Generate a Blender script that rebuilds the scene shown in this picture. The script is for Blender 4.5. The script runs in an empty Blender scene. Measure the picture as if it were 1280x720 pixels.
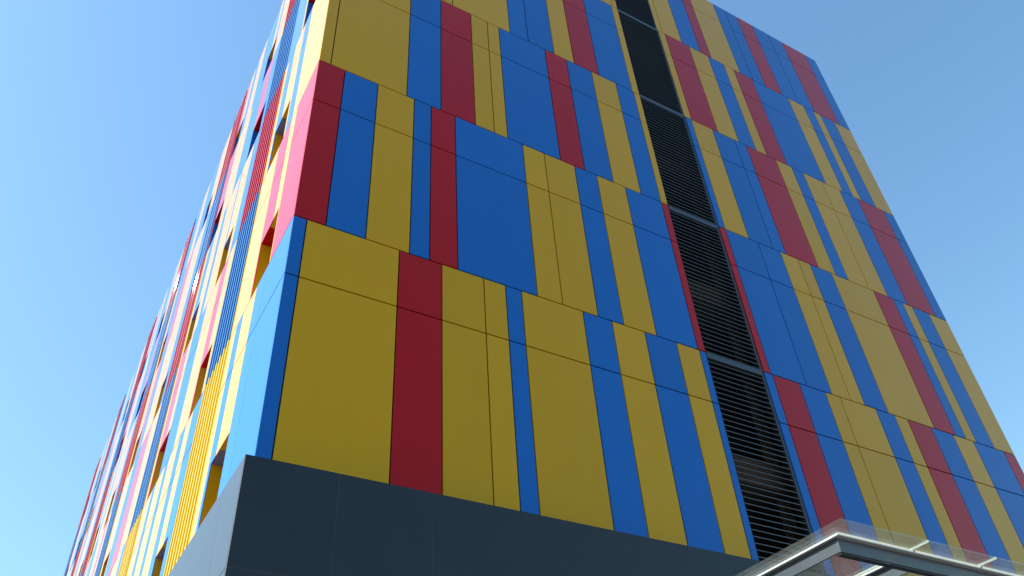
import bpy, bmesh, math, random
from mathutils import Matrix, Vector
random.seed(7)
scene = bpy.context.scene
R = math.radians
GZ = 9.1                      # height of the first band line above the ground

# ------------------------------------------------------------------ camera
def look_matrix(yaw, pitch, roll, loc):
    fwd = Vector((math.sin(yaw)*math.cos(pitch), math.cos(yaw)*math.cos(pitch), math.sin(pitch)))
    r = Vector((math.cos(yaw), -math.sin(yaw), 0)); u = r.cross(fwd)
    r2 = math.cos(roll)*r + math.sin(roll)*u
    u2 = -math.sin(roll)*r + math.cos(roll)*u
    m = Matrix((r2, u2, -fwd)).transposed().to_4x4()
    m.translation = Vector(loc)
    return m
cam = bpy.data.cameras.new('camera'); cam_o = bpy.data.objects.new('camera', cam)
scene.collection.objects.link(cam_o); scene.camera = cam_o
cam.sensor_width = 36; cam.lens = 1042.43/1280*36
cam.clip_start = .05; cam.clip_end = 6000
cam_o.matrix_world = look_matrix(.57013247, .70979274, -.07418791, (-1.61421923, -7.33812146, GZ-7.49880794))

# ------------------------------------------------------------------ sky, sun, exposure
SUN_EL, SUN_AZ = 39.2, 72.0            # azimuth counted from +Y towards -X
world = bpy.data.worlds.new('World'); scene.world = world; world.use_nodes = True
wn = world.node_tree.nodes; wl = world.node_tree.links
sky = wn.new('ShaderNodeTexSky'); sky.sky_type = 'NISHITA'; sky.sun_disc = False
sky.sun_elevation = R(SUN_EL); sky.sun_rotation = R(-SUN_AZ)
sky.air_density = 2.0; sky.dust_density = 1.0; sky.ozone_density = 8.0; sky.altitude = 0
wb = wn.new('ShaderNodeMixRGB'); wb.blend_type = 'MULTIPLY'; wb.inputs[0].default_value = 1; wb.inputs[2].default_value = (.93, 1.01, .99, 1)   # white balance
wl.new(sky.outputs[0], wb.inputs[1]); wl.new(wb.outputs[0], wn['Background'].inputs[0]); wn['Background'].inputs[1].default_value = .08
sd = bpy.data.lights.new('sun', 'SUN'); sd.energy = 5.0; sd.angle = R(.5); sd.color = (1, .95, .87)
so = bpy.data.objects.new('sun', sd); scene.collection.objects.link(so)
sv = Vector((-math.sin(R(SUN_AZ))*math.cos(R(SUN_EL)), math.cos(R(SUN_AZ))*math.cos(R(SUN_EL)), math.sin(R(SUN_EL))))
so.rotation_euler = sv.to_track_quat('Z', 'Y').to_euler()
so.location = sv*60
scene.view_settings.view_transform = 'Standard'; scene.view_settings.look = 'None'
scene.view_settings.exposure = 1.56; scene.view_settings.gamma = 1

# ------------------------------------------------------------------ materials
def mat(name, col, rough=.5, coat=0, coat_ior=1.5, coat_rough=.05, metal=0, spec=.5, vary=.0, wave=0, grain=0, bump=0, bump_scale=200, wave_scale=.9, streak=(1, 1, 1)):
    m = bpy.data.materials.new(name); m.use_nodes = True
    n = m.node_tree.nodes; l = m.node_tree.links; b = n['Principled BSDF']
    b.inputs['Base Color'].default_value = (*col, 1); b.inputs['Roughness'].default_value = rough
    b.inputs['Metallic'].default_value = metal; b.inputs['Specular IOR Level'].default_value = spec
    b.inputs['Coat Weight'].default_value = coat; b.inputs['Coat Roughness'].default_value = coat_rough; b.inputs['Coat IOR'].default_value = coat_ior
    tc = n.new('ShaderNodeTexCoord')
    if vary or grain:
        oi = n.new('ShaderNodeObjectInfo'); hs = n.new('ShaderNodeHueSaturation'); hs.inputs['Color'].default_value = (*col, 1)
        mr = n.new('ShaderNodeMapRange'); mr.inputs[3].default_value = 1-vary; mr.inputs[4].default_value = 1+vary
        l.new(oi.outputs['Random'], mr.inputs[0])
        if grain:
            ng = n.new('ShaderNodeTexNoise'); ng.inputs['Scale'].default_value = 2.2; ng.inputs['Detail'].default_value = 9; ng.inputs['Roughness'].default_value = .65
            mp = n.new('ShaderNodeMapping'); mp.inputs['Scale'].default_value = streak; l.new(tc.outputs['Object'], mp.inputs['Vector']); l.new(mp.outputs[0], ng.inputs['Vector'])
            g2 = n.new('ShaderNodeMapRange'); g2.inputs[1].default_value = .3; g2.inputs[2].default_value = .7
            g2.inputs[3].default_value = 1-grain; g2.inputs[4].default_value = 1+grain
            l.new(ng.outputs['Fac'], g2.inputs[0])
            mm = n.new('ShaderNodeMath'); mm.operation = 'MULTIPLY'; l.new(mr.outputs[0], mm.inputs[0]); l.new(g2.outputs[0], mm.inputs[1])
            l.new(mm.outputs[0], hs.inputs['Value'])
        else:
            l.new(mr.outputs[0], hs.inputs['Value'])
        l.new(hs.outputs[0], b.inputs['Base Color'])
    if wave:                                    # slight oil-canning of thin sheet
        nz = n.new('ShaderNodeTexNoise'); nz.inputs['Scale'].default_value = wave_scale; nz.inputs['Detail'].default_value = 1
        l.new(tc.outputs['Object'], nz.inputs['Vector'])
        bp = n.new('ShaderNodeBump'); bp.inputs['Strength'].default_value = 1; bp.inputs['Distance'].default_value = wave
        l.new(nz.outputs['Fac'], bp.inputs['Height'])
        l.new(bp.outputs[0], b.inputs['Normal']); l.new(bp.outputs[0], b.inputs['Coat Normal'])
    if bump:
        nz = n.new('ShaderNodeTexNoise'); nz.inputs['Scale'].default_value = bump_scale; nz.inputs['Detail'].default_value = 6
        l.new(tc.outputs['Object'], nz.inputs['Vector'])
        bp = n.new('ShaderNodeBump'); bp.inputs['Strength'].default_value = .5; bp.inputs['Distance'].default_value = bump
        l.new(nz.outputs['Fac'], bp.inputs['Height']); l.new(bp.outputs[0], b.inputs['Normal'])
    return m
PK = dict(rough=.5, spec=.05, coat=1, coat_ior=1.24, coat_rough=.06, vary=.04, grain=.025, wave=.006, streak=(1.6, 1.6, .22))
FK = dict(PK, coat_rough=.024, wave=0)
M = {
 'y': mat('yellow_paint', (.58, .305, .003), **PK),
 'b': mat('blue_paint', (.008, .125, .45), **PK),
 'r': mat('red_paint', (.41, .003, .006), **PK),
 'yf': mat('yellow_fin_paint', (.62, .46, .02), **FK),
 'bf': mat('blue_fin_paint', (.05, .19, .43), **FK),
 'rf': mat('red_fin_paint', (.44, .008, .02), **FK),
 's': mat('slate_paint', (.15, .16, .34), **PK),
 'o': mat('ochre_paint', (.55, .30, .02), **PK),
 'backing': mat('black_backing', (.012, .012, .014), .8),
 'podium': mat('slate_sheet', (.020, .028, .036), .6, metal=.4, spec=.3, coat=.7, coat_ior=1.3, coat_rough=.1, vary=.05, grain=.08, wave=.003),
 'joint': mat('podium_joint', (.06, .075, .09), .6),
 'slat': mat('louvre_aluminium', (.05, .06, .072), .45, vary=.08),
 'bar': mat('louvre_bar', (.04, .053, .07), .4),
 'frame': mat('louvre_frame', (.02, .022, .025), .5),
 'plant': mat('plant_room_wall', (.012, .012, .012), .9, grain=.3, vary=.01),
 'column': mat('plant_room_concrete', (.14, .115, .10), .9, grain=.25, vary=.01),
 'roof': mat('roof_membrane', (.3, .3, .3), .8),
 'glassdark': mat('window_glass', (.02, .025, .03), .03, spec=.8),
 'steel': mat('canopy_steel', (.045, .054, .07), .32, coat=.5, coat_rough=.12, grain=.10, vary=.02),
 'steelrim': mat('canopy_rim', (.62, .64, .65), .28, metal=.5, grain=.06, vary=.01),
 'seal': mat('silicone_seal', (.75, .75, .73), .5),
}
# ground: big concrete slabs of a forecourt
def ground_mat():
    m = bpy.data.materials.new('concrete_paving'); m.use_nodes = True
    n = m.node_tree.nodes; l = m.node_tree.links; b = n['Principled BSDF']
    tc = n.new('ShaderNodeTexCoord'); br = n.new('ShaderNodeTexBrick')
    br.inputs['Scale'].default_value = 1; br.inputs['Brick Width'].default_value = .8; br.inputs['Row Height'].default_value = .8
    br.inputs['Mortar Size'].default_value = .006; br.offset = 0
    br.inputs['Color1'].default_value = (.11, .105, .10, 1); br.inputs['Color2'].default_value = (.13, .125, .115, 1); br.inputs['Mortar'].default_value = (.12, .12, .11, 1)
    l.new(tc.outputs['Object'], br.inputs['Vector'])
    nz = n.new('ShaderNodeTexNoise'); nz.inputs['Scale'].default_value = .7; nz.inputs['Detail'].default_value = 10
    l.new(tc.outputs['Object'], nz.inputs['Vector'])
    mx = n.new('ShaderNodeMixRGB'); mx.blend_type = 'MULTIPLY'; mx.inputs[0].default_value = .5
    l.new(br.outputs[0], mx.inputs[1]); l.new(nz.outputs['Fac'], mx.inputs[2]); l.new(mx.outputs[0], b.inputs['Base Color'])
    b.inputs['Roughness'].default_value = .85
    return m
def glass_mat():
    m = bpy.data.materials.new('canopy_glass'); m.use_nodes = True
    n = m.node_tree.nodes; l = m.node_tree.links; n.remove(n['Principled BSDF']); out = n['Material Output']
    tr = n.new('ShaderNodeBsdfTransparent'); tr.inputs[0].default_value = (.88, .94, .92, 1)
    gl = n.new('ShaderNodeBsdfGlossy'); gl.inputs['Roughness'].default_value = .02
    fr = n.new('ShaderNodeFresnel'); ge = n.new('ShaderNodeNewGeometry'); io = n.new('ShaderNodeMapRange')
    io.inputs[3].default_value = 1.5; io.inputs[4].default_value = 1/1.5      # same reflectance on both faces of the pane
    l.new(ge.outputs['Backfacing'], io.inputs[0]); l.new(io.outputs[0], fr.inputs[0])
    mx = n.new('ShaderNodeMixShader'); l.new(fr.outputs[0], mx.inputs[0]); l.new(tr.outputs[0], mx.inputs[1]); l.new(gl.outputs[0], mx.inputs[2])
    df = n.new('ShaderNodeBsdfDiffuse'); df.inputs[0].default_value = (.55, .54, .50, 1)
    tl = n.new('ShaderNodeBsdfTranslucent'); tl.inputs[0].default_value = (.55, .54, .50, 1)
    dirt = n.new('ShaderNodeMixShader'); dirt.inputs[0].default_value = .6; l.new(df.outputs[0], dirt.inputs[1]); l.new(tl.outputs[0], dirt.inputs[2])
    tc = n.new('ShaderNodeTexCoord')
    nz = n.new('ShaderNodeTexNoise'); nz.inputs['Scale'].default_value = 5; nz.inputs['Detail'].default_value = 12; nz.inputs['Roughness'].default_value = .75
    l.new(tc.outputs['Object'], nz.inputs['Vector'])
    mr = n.new('ShaderNodeMapRange'); mr.inputs[1].default_value = .35; mr.inputs[2].default_value = .75; mr.inputs[3].default_value = .02; mr.inputs[4].default_value = .07
    l.new(nz.outputs['Fac'], mr.inputs[0])
    ns = n.new('ShaderNodeTexNoise'); ns.inputs['Scale'].default_value = 55; ns.inputs['Detail'].default_value = 3
    l.new(tc.outputs['Object'], ns.inputs['Vector'])
    sp = n.new('ShaderNodeMapRange'); sp.inputs[1].default_value = .68; sp.inputs[2].default_value = .78; sp.inputs[3].default_value = 0; sp.inputs[4].default_value = .3
    l.new(ns.outputs['Fac'], sp.inputs[0])
    ad = n.new('ShaderNodeMath'); ad.operation = 'ADD'; ad.use_clamp = True; l.new(mr.outputs[0], ad.inputs[0]); l.new(sp.outputs[0], ad.inputs[1])
    m2 = n.new('ShaderNodeMixShader'); l.new(ad.outputs[0], m2.inputs[0]); l.new(mx.outputs[0], m2.inputs[1]); l.new(dirt.outputs[0], m2.inputs[2])
    l.new(m2.outputs[0], out.inputs[0])
    return m
def seal_glint_mat():  # translucent white for pane joints and the added glint strip on the rim
    m = bpy.data.materials.new('seal_and_glint'); m.use_nodes = True
    n = m.node_tree.nodes; l = m.node_tree.links; n.remove(n['Principled BSDF'])
    d = n.new('ShaderNodeBsdfDiffuse'); d.inputs[0].default_value = (.6, .6, .58, 1)
    t = n.new('ShaderNodeBsdfTranslucent'); t.inputs[0].default_value = (.6, .6, .58, 1)
    x = n.new('ShaderNodeMixShader'); x.inputs[0].default_value = .6; l.new(d.outputs[0], x.inputs[1]); l.new(t.outputs[0], x.inputs[2])
    l.new(x.outputs[0], n['Material Output'].inputs[0])
    return m
M['seal'] = seal_glint_mat(); M['glass'] = glass_mat(); M['ground'] = ground_mat()

# ------------------------------------------------------------------ helpers
COL = scene.collection
def link(name, bm, mats, parent=None):
    me = bpy.data.meshes.new(name); bmesh.ops.recalc_face_normals(bm, faces=bm.faces); bm.to_mesh(me); bm.free()
    for m in (mats if isinstance(mats, (list, tuple)) else [mats]): me.materials.append(m)
    o = bpy.data.objects.new(name, me); COL.objects.link(o)
    if parent: o.parent = parent
    return o
def empty(name, parent=None):
    o = bpy.data.objects.new(name, None); COL.objects.link(o); o.empty_display_size = .3
    if parent: o.parent = parent
    return o
def box(bm, x0, x1, y0, y1, z0, z1, mi=0):
    v = [bm.verts.new((x, y, z+GZ)) for x in (x0, x1) for y in (y0, y1) for z in (z0, z1)]
    for q in ((0,1,3,2), (4,6,7,5), (0,4,5,1), (2,3,7,6), (0,2,6,4), (1,5,7,3)):
        bm.faces.new([v[i] for i in q]).material_index = mi
def quad(bm, pts, mi=0):
    f = bm.faces.new([bm.verts.new((p[0], p[1], p[2]+GZ)) for p in pts]); f.material_index = mi
    return f
def plate(bm, face, a0, a1, z0, z1, d=.03, bv=.004, off=0, mi=0):
    """cladding plate with a folded edge; face 'f' lies in y=off (looking -y), 's' lies in x=off (looking -x)"""
    P = (lambda a, z, t: (a, off+t, z+GZ)) if face == 'f' else (lambda a, z, t: (off+t, a, z+GZ))
    rings = []
    for i, t in ((bv, 0), (0, bv), (0, d)):
        rings.append([bm.verts.new(P(a, z, t)) for a, z in ((a0+i, z0+i), (a1-i, z0+i), (a1-i, z1-i), (a0+i, z1-i))])
    bm.faces.new(rings[0]).material_index = mi
    for A, B in ((rings[0], rings[1]), (rings[1], rings[2])):
        for k in range(4): bm.faces.new((A[k], A[(k+1) % 4], B[(k+1) % 4], B[k])).material_index = mi

# ------------------------------------------------------------------ ground
bm = bmesh.new(); quad(bm, [(-2500,-2500,-GZ), (2500,-2500,-GZ), (2500,2500,-GZ), (-2500,2500,-GZ)])
g = link('ground', bm, M['ground']); g['kind'] = 'structure'; g['label'] = 'pale concrete paving around the building'

# ------------------------------------------------------------------ building
ZB = [-3.3, 0, 3.3, 6.5934, 9.8772, 13.1555]
W, L = 14.29, 34.0
GAP = .016
bld = empty('building'); bld.location = (0, 0, 0)
bld['label'] = 'tall building clad in yellow, blue and red upright panels above a dark slate base'
bld['category'] = 'building'

A_ = [('b',.17),('y',1.41),('r',2.02),('y',2.65),('y',2.99),('b',3.245),('y',4.27),('b',4.78),('y',5.38),('b',5.98),('y',6.43),('b',6.565)]
FRONT = {
 0: A_ + [('#',7.77),('b',7.96),('r',8.56),('b',9.16),('y',9.51),('y',10.39),('b',10.87),('y',11.21),('r',11.85),('b',12.46),('y',13.04),('b',13.94),('r',W)],
 1: [('r',.41),('b',.94),('y',1.55),('b',1.84),('r',2.26),('b',3.51),('y',3.93),('y',4.54),('b',5.0),('y',5.61),('b',6.41),('r',6.565),('#',7.77),('r',7.93),('b',8.74),('b',9.33),('y',9.79),('y',10.13),('b',10.73),('y',11.95),('r',12.55),('b',12.85),('y',13.15),('b',13.69),('y',W)],
 2: [('y',.18),('y',1.42),('b',2.01),('r',2.63),('y',2.98),('y',3.23),('b',4.26),('r',4.76),('b',5.36),('y',5.96),('b',6.41),('y',6.565),('#',7.77),('b',7.93),('y',8.52),('b',9.15),('b',9.49),('r',10.38),('y',10.87),('b',11.23),('y',11.83),('y',12.41),('b',13.02),('r',13.93),('b',W)],
 3: [('b',.41),('y',.94),('b',1.55),('y',1.84),('y',2.25),('y',3.48),('b',3.89),('b',4.48),('y',4.95),('r',5.55),('b',6.38),('y',6.565),('#',7.75),('y',7.95),('r',8.69),('y',9.29),('b',9.80),('y',10.12),('r',10.74),('b',11.98),('y',12.54),('b',12.89),('y',13.16),('b',13.68),('y',W)],
 4: [('r',.17),('b',1.41),('y',2.02),('b',2.65),('b',2.99),('y',3.245),('b',4.27),('r',4.78),('y',5.38),('b',5.98),('y',6.43),('y',6.565),('#',7.72),('y',7.89),('y',8.48),('b',9.07),('r',9.41),('y',10.35),('b',10.77),('b',11.21),('r',11.79),('b',12.39),('b',12.95),('r',13.88),('b',W)],
}
COLNAME = {'y': 'yellow', 'b': 'blue', 'r': 'red'}
front = empty('front_wall', bld)
def joint_z(i): return ZB[i+1]-.947
for i, segs in FRONT.items():
    a = 0.0
    for c, b in segs:
        if c != '#':
            lo = -3.75 if i == 0 else ZB[i]+GAP/2
            for z0, z1 in ((lo, joint_z(i)-GAP/2), (joint_z(i)+GAP/2, ZB[i+1]-GAP/2)):
                bm = bmesh.new()
                plate(bm, 'f', a+(GAP/2 if a > 0 else 0), b-(GAP/2 if b < W else 0), z0, z1)
                link('panel', bm, M[c], front)
        a = b
# backing behind the front panels, slot left open for the louvres
bm = bmesh.new()
box(bm, .06, 6.56, .045, .30, -9.1, 13.10)
box(bm, 7.76, W-.03, .045, .12, -9.1, 13.10)
box(bm, 6.56, 7.76, .045, .30, -9.1, -3.6)
link('backing', bm, M['backing'], front)

# ---- louvre column
LX0, LX1 = 6.568, 7.752
louv = empty('louvre_screen', bld)
z = -3.56; k = 0
bars = [-.05, 3.24, 6.55, 9.83]
slat_me = None
while z < 13.05:
    if not any(abs(z-b) < .075 for b in bars):
        if slat_me is None:
            bm = bmesh.new()
            v = [bm.verts.new((x, y, zz)) for x in (LX0, LX1-.055) for (y, zz) in ((.010, -.007), (.010, .007), (.075, .050), (.075, .036))]
            for q in ((0,1,2,3), (7,6,5,4), (0,4,5,1), (1,5,6,2), (2,6,7,3), (3,7,4,0)): bm.faces.new([v[j] for j in q])
            o = link('slat', bm, M['slat'], louv); slat_me = o.data
        else:
            o = bpy.data.objects.new('slat', slat_me); COL.objects.link(o); o.parent = louv
        o.location = (0, 0, z+GZ)
    z += .0945; k += 1
for b in bars:
    bm = bmesh.new(); box(bm, LX0, LX1-.055, -.004, .07, b-.05, b+.05); link('bar', bm, M['bar'], louv)
bm = bmesh.new(); box(bm, LX1-.052, LX1, .006, .12, -3.6, 13.1); link('jamb', bm, M['frame'], louv)
bm = bmesh.new(); box(bm, LX0-.02, 9.4, .96, 1.1, -3.6, 13.1); link('back_wall', bm, M['plant'], louv)
for zb in (-1.95, 1.55, 4.9, 8.2, 11.5):
    bm = bmesh.new(); box(bm, 6.56, 8.3, .34, .94, zb, zb+.42); link('beam', bm, M['column'], louv)
bm = bmesh.new(); box(bm, 7.93, 8.10, .50, .62, -3.6, 13.1); link('post', bm, M['column'], louv)
bm = bmesh.new(); box(bm, 6.53, 6.558, .302, .95, -3.6, 13.1); box(bm, 9.3, 9.33, .13, .95, -3.6, 13.1); link('side_lining', bm, M['plant'], louv)

# ---- side wall: stripes between groups of fins
MOD = 5.85
FIN0, FIN1 = 2.80, 4.25
FINCOL = ['y', 'b', 'r', 'b', 'r']
NEAR = {
 0: [('b',1.05),('b',1.5),('y',2.1),('b',2.45),('y',2.8)],
 1: [('r',.95),('y',1.25),('r',1.85),('y',2.8)],
 2: [('y',1.22),('b',1.6),('y',2.15),('b',2.55),('y',2.8)],
 3: [('y',1.12),('b',1.55),('y',1.9),('b',2.8)],
 4: [('y',.75),('b',1.3),('y',1.8),('r',2.2),('b',2.8)],
}
SEG_A = {
 0: [('b',4.85),('y',5.3),('b',5.75),('y',6.45),('b',6.8),('y',7.48),('b',7.83),('y',8.65)],
 1: [('y',4.75),('r',5.25),('y',6.25),('b',7.33),('y',7.7),('r',8.36),('y',8.65)],
 2: [('b',4.8),('y',5.6),('b',5.75),('y',6.72),('b',7.1),('y',7.76),('b',8.3),('y',8.65)],
 3: [('b',4.75),('r',5.4),('b',6.52),('y',7.75),('r',8.65)],
 4: [('y',5.0),('b',5.22),('y',5.5),('b',6.7),('y',7.38),('b',7.8),('y',8.2),('r',8.65)],
}
SEG_B = {
 0: [('b',4.7),('y',5.75),('r',6.75),('y',7.4),('b',8.2),('y',8.65)],
 1: [('y',5.3),('r',6.4),('b',7.25),('y',8.65)],
 2: [('b',4.95),('y',6.65),('b',7.2),('r',7.75),('y',8.65)],
 3: [('b',4.9),('y',6.4),('r',7.3),('b',8.15),('y',8.65)],
 4: [('y',5.4),('b',6.75),('y',7.5),('b',8.65)],
}
# openings: band -> (y near, y far, jamb, soffit far, soffit near)
WIN_NEAR = {0: [(1.50,2.32,'y','s','y')], 1: [(.98,1.80,'y','r','o')], 2: [(1.67,2.50,'y','s','o')], 3: [(1.05,1.80,'b','r','r')], 4: [(1.5,2.3,'y','r','o')]}
WIN_A = {0: [(4.52,5.35,'o','s','o')], 1: [(4.40,5.18,'o','r','r'), (7.35,8.28,'o','r','r')], 2: [(5.03,5.78,'o','s','o'), (7.55,8.33,'o','s','s')],
         3: [(4.45,5.38,'b','r','r'), (7.66,8.60,'b','r','r')], 4: [(5.0,5.78,'b','o','s'), (7.8,8.58,'b','o','s')]}
WIN_B = {0: [(4.55,5.3,'o','s','o')], 1: [(7.35,8.25,'o','r','r')], 2: [(4.6,5.35,'o','s','o'), (7.5,8.3,'o','s','o')],
         3: [(7.6,8.3,'o','r','s')], 4: [(5.0,5.7,'b','o','s')]}
WH = 1.05
side = empty('side_wall', bld)
CI = {'y': 0, 'b': 1, 'r': 2, 's': 3, 'o': 4}
CM = [M['y'], M['b'], M['r'], M['s'], M['o']]
CF = {'y': 0, 'b': 1, 'r': 2}; CFM = [M['yf'], M['bf'], M['rf']]
far_bm = bmesh.new(); back_bm = bmesh.new()
n_side = 0
def sub(a, b, wins):
    """pieces of [a,b] outside the openings"""
    out = []; c = a
    for w in sorted(wins):
        if w[1] <= c or w[0] >= b: continue
        if w[0] > c: out.append((c, w[0]))
        c = max(c, w[1])
    if c < b: out.append((c, b))
    return out
def stripe(i, c, a, b, wins, near):
    global n_side
    jz = joint_z(i); lo = -3.75 if i == 0 else ZB[i]+GAP/2
    wz = ZB[i]+WH
    hit = [w for w in wins if w[1] > a and w[0] < b]
    a2, b2 = a+.005, b-.005
    if a == 0: a2 = .032
    pieces = []
    if near:
        up = [(a2, b2, jz+GAP/2, ZB[i+1]-GAP/2)]
        dn = [(a2, b2, (wz if hit else lo), jz-GAP/2)]
        if hit: dn += [(p, q, lo, wz) for p, q in sub(a2, b2, hit) if q-p > .02]
        pieces = [up, dn]
    else:
        dn = [(a2, b2, (wz if hit else lo), ZB[i+1]-GAP/2)]
        if hit: dn += [(p, q, lo, wz) for p, q in sub(a2, b2, hit) if q-p > .02]
        pieces = [dn]
    for ps in pieces:
        if near:
            bm = bmesh.new()
            for (p, q, z0, z1) in ps: plate(bm, 's', p, q, z0, z1, d=.012)
            link('panel', bm, M[c], side); n_side += 1
        else:
            for (p, q, z0, z1) in ps: plate(far_bm, 's', p, q, z0, z1, d=.012, mi=CI[c])
def window(i, w):
    y0, y1, cj, cs, cn = w
    z0 = ZB[i]+.01 if i else -3.70
    z1 = ZB[i]+WH; D = .36; ym = y0+(y1-y0)*.52
    bm = bmesh.new()
    quad(bm, [(.0125,y1,z0), (D,y1,z0), (D,y1,z1), (.0125,y1,z1)], CI[cj])              # far jamb
    quad(bm, [(.0125,y0,z0), (D,y0,z0), (D,y0,z1), (.0125,y0,z1)], CI[cj])              # near jamb
    quad(bm, [(.0125,ym,z1), (D,ym,z1), (D,y1,z1), (.0125,y1,z1)], CI[cs])              # head
    quad(bm, [(.0125,y0,z1), (D,y0,z1), (D,ym,z1), (.0125,ym,z1)], CI[cn])
    quad(bm, [(.0125,y0,z0), (D,y0,z0), (D,y1,z0), (.0125,y1,z0)], CI[cj])              # sill
    o = link('window', bm, CM, side)
    bm = bmesh.new(); box(bm, D, D+.02, y0, y1, z0, z1); link('pane', bm, M['glassdark'], o)
fins_far = bmesh.new()
def fin(bm, y0, y1, z0, z1, mi, glint_cut=0):
    r = .0015; q = [math.pi/2*k/3 for k in range(4)]
    p = -.016
    prof = [(.10, y0)]+[(p+r-r*math.sin(t), y0+r-r*math.cos(t)) for t in (q if not glint_cut else ())]+([(p+glint_cut*(.65 if y0 < 12 else .68), y0), (p, y0+glint_cut)] if glint_cut else [])+[(p+r-r*math.cos(t), y1-r+r*math.sin(t)) for t in q]+[(.10, y1)]
    A = [bm.verts.new((x, y, z0+GZ)) for x, y in prof]; B = [bm.verts.new((x, y, z1+GZ)) for x, y in prof]
    for k in range(len(prof)-1):
        f = bm.faces.new((A[k], A[k+1], B[k+1], B[k])); f.material_index = mi; f.smooth = False
    for R_ in (A, B): bm.faces.new(R_).material_index = mi
def fin_group(i, base, near, glint_cut=0):
    c = FINCOL[i]; lo = -3.75 if i == 0 else ZB[i]+.004; hi = ZB[i+1]-.004
    n = 7; pitch = (FIN1-FIN0)/n
    for k in range(n):
        y = base+.004+k*pitch
        bm = bmesh.new() if near else fins_far
        fin(bm, y, y+.042, lo, hi, 0 if near else CF[c], glint_cut if k in (2, 4) else 0)
        if near: link('fin', bm, M[c+'f'], side)
    box(fins_far, .10, .115, base, base+FIN1-FIN0, lo, hi, CF[c])
def backing(i, y0, y1, wins):
    lo = -9.1 if i == 0 else ZB[i]; wz = ZB[i]+WH
    hi = ZB[i+1]
    box(back_bm, .045, .30, y0, y1, wz+.02, hi)
    for p, q in sub(y0, y1, wins): box(back_bm, .045, .30, p+(.012 if p > y0 else 0), q-(.012 if q < y1 else 0), lo, wz+.02)
for i in range(5):
    # first stretch, from the corner to the first fins
    a = 0.0
    for c, b in NEAR[i]: stripe(i, c, a, b, WIN_NEAR[i], True); a = b
    backing(i, .31, FIN0, WIN_NEAR[i])
    for w in WIN_NEAR[i]: window(i, w)
    for m in range(6):
        fb = FIN0+m*MOD
        fin_group(i, fb, m == 0, .006 if m in (1, 2) else 0)  # chamfer on some fins is shaped to throw a sun glint
        if m < 5:
            segs, wins = (SEG_A, WIN_A) if m % 2 == 0 else (SEG_B, WIN_B)
            sh = m*MOD
            ws = [(w[0]+sh, w[1]+sh, *w[2:]) for w in wins[i]]
            a = FIN1+sh
            for c, b in segs[i]: stripe(i, c, a, b+sh, ws, m == 0); a = b+sh
            backing(i, FIN1+sh, 8.65+sh, ws)
            for w in ws: window(i, w)
stripe(0, 'y', FIN1+5*MOD, L, [], False)
for i, c in ((1,'b'), (2,'y'), (3,'b'), (4,'y')): stripe(i, c, FIN1+5*MOD, L, [], False)
o = link('far_panels', far_bm, CM, side); o['kind'] = 'stuff'
o = link('far_fins', fins_far, CFM, side); o['kind'] = 'stuff'
link('backing', back_bm, M['backing'], side)

# ---- rest of the shell: light-blocking box, roof, the two walls turned away
bm = bmesh.new(); box(bm, .40, 13.9, 1.12, L-.3, -9.1, 12.9); link('light_block', bm, M['backing'], bld)  # unseen dark box added inside to block light
bm = bmesh.new(); box(bm, .03, W-.03, .03, L-.03, 12.95, 13.12); link('roof', bm, M['roof'], bld)
bm = bmesh.new(); box(bm, W-.03, W, .031, L, -9.1, 13.147); box(bm, 0.0, W-.031, L-.03, L, -9.1, 13.147); link('rear_wall', bm, M['b'], bld)

# ---- dark base
pod = empty('podium', bld)
PY, PX, PT = -.50, -.19, -3.62
bm = bmesh.new()
box(bm, PX+.003, W+.2, PY+.003, .04, -9.1, PT-.004); box(bm, PX+.003, .04, .04, L, -9.1, PT-.004)
link('backing', bm, M['joint'], pod)
xs = [PX]+[.70+.97*k for k in range(15)]+[W+.2]
ys = [PY+.031]+[.20+1.08*k for k in range(32)]+[L]
zs = [PT, -4.65, -5.68, -6.71, -7.74, -9.1]
G2 = .006
pod_far = bmesh.new()
for zi in range(5):
    for k in range(len(xs)-1):
        vis = zi < 2
        bm = bmesh.new() if vis else pod_far
        plate(bm, 'f', xs[k]+(G2/2 if k else 0), xs[k+1]-G2/2, zs[zi+1]+G2/2, zs[zi]-(G2/2 if zi else 0), off=PY, bv=.001, d=.0025)
        if vis: link('panel', bm, M['podium'], pod)
    for k in range(len(ys)-1):
        vis = zi < 2 and k < 6
        bm = bmesh.new() if vis else pod_far
        plate(bm, 's', ys[k]+(G2/2 if k else 0), ys[k+1]-G2/2, zs[zi+1]+G2/2, zs[zi]-(G2/2 if zi else 0), off=PX, bv=.001, d=.0025)
        if vis: link('panel', bm, M['podium'], pod)
o = link('far_panels', pod_far, M['podium'], pod); o['kind'] = 'stuff'
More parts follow.
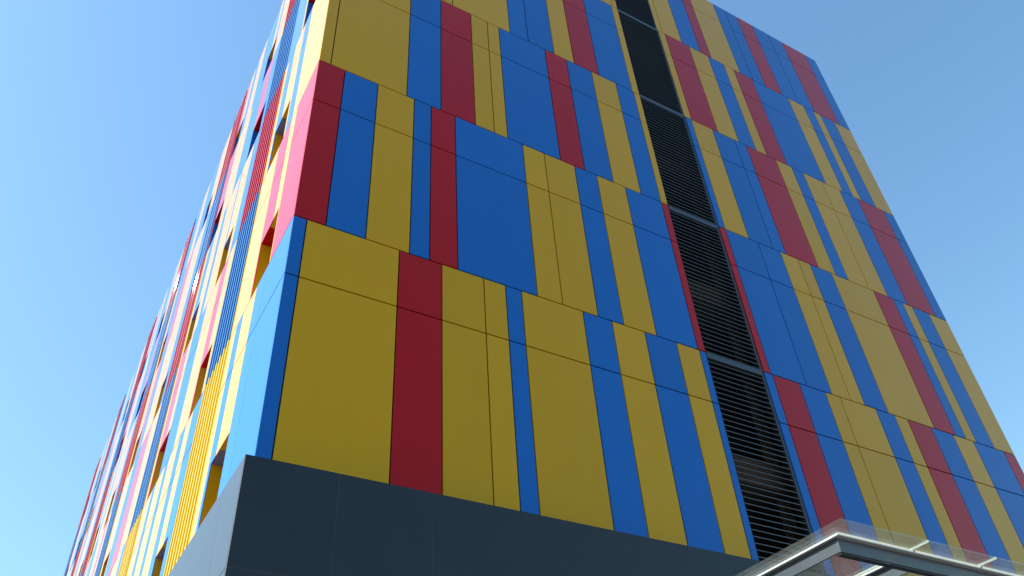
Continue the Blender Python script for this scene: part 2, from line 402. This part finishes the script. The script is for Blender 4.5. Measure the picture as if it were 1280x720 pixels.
bm = bmesh.new(); box(bm, PX+.001, W+.2, PY+.001, -.001, PT-.003, PT+.004); box(bm, PX+.001, -.001, 0, L, PT-.003, PT+.004); link('coping', bm, M['podium'], pod)

# ------------------------------------------------------------------ entrance canopy
can = empty('entrance_canopy')
can['label'] = 'glass entrance canopy on dark steel beams in front of the building'
can['category'] = 'canopy'
ZG = -4.5; CX0, CY0 = 4.30, -3.02; SP = .985; NB = 9
LXA = 4.47                                   # outer edge of the first rim
CX1 = LXA+SP*NB
edges = [CX0]+[LXA+SP*k for k in range(1, NB)]+[CX1]
for k in range(NB):
    bm = bmesh.new(); box(bm, edges[k]+.005, edges[k+1]-.005, CY0, PY-.02, ZG-.010, ZG+.006); link('glass_pane', bm, M['glass'], can)
    if k: 
        bm = bmesh.new(); box(bm, edges[k]-.0045, edges[k]+.0045, CY0+.002, PY-.03, ZG-.011, ZG+.007); link('seal', bm, M['seal'], can)
ZR = ZG-.014
for k in range(NB+1):                        # beams running back to the building
    x = LXA+SP*k
    bm = bmesh.new(); box(bm, x+.045, x+.062, -2.755, PY-.002, ZR-.140, ZR-.019); o = link('beam', bm, M['steel'], can)
    bm = bmesh.new(); box(bm, x, x+.105, -2.735, PY-.004, ZR-.018, ZR); link('rim', bm, M['steelrim'], o)
bm = bmesh.new(); box(bm, LXA+.040, CX1+.03, -2.775, -2.757, ZR-.145, ZR-.019); box(bm, LXA+.063, CX1+.03, -2.757, -2.70, ZR-.157, ZR-.1455); fa = link('front_beam', bm, M['steel'], can)
bm = bmesh.new(); quad(bm, [(LXA-.004,-2.826,ZR-.012), (CX1+.03,-2.826,ZR-.012), (CX1+.03,-2.832,ZG-.0105), (LXA-.004,-2.832,ZG-.0105)]); link('rim_glint_strip', bm, M['seal'], can)  # added bright strip imitating the glint along the front rim
bm = bmesh.new(); box(bm, LXA, CX1+.03, -2.822, -2.7365, ZR-.0185, ZR+.0005); link('rim', bm, M['steelrim'], fa)
bm = bmesh.new(); box(bm, LXA+.02, CX1+.03, PY-.08, PY-.0015, ZR-.20, ZR-.142); link('wall_bracket', bm, M['steel'], can)
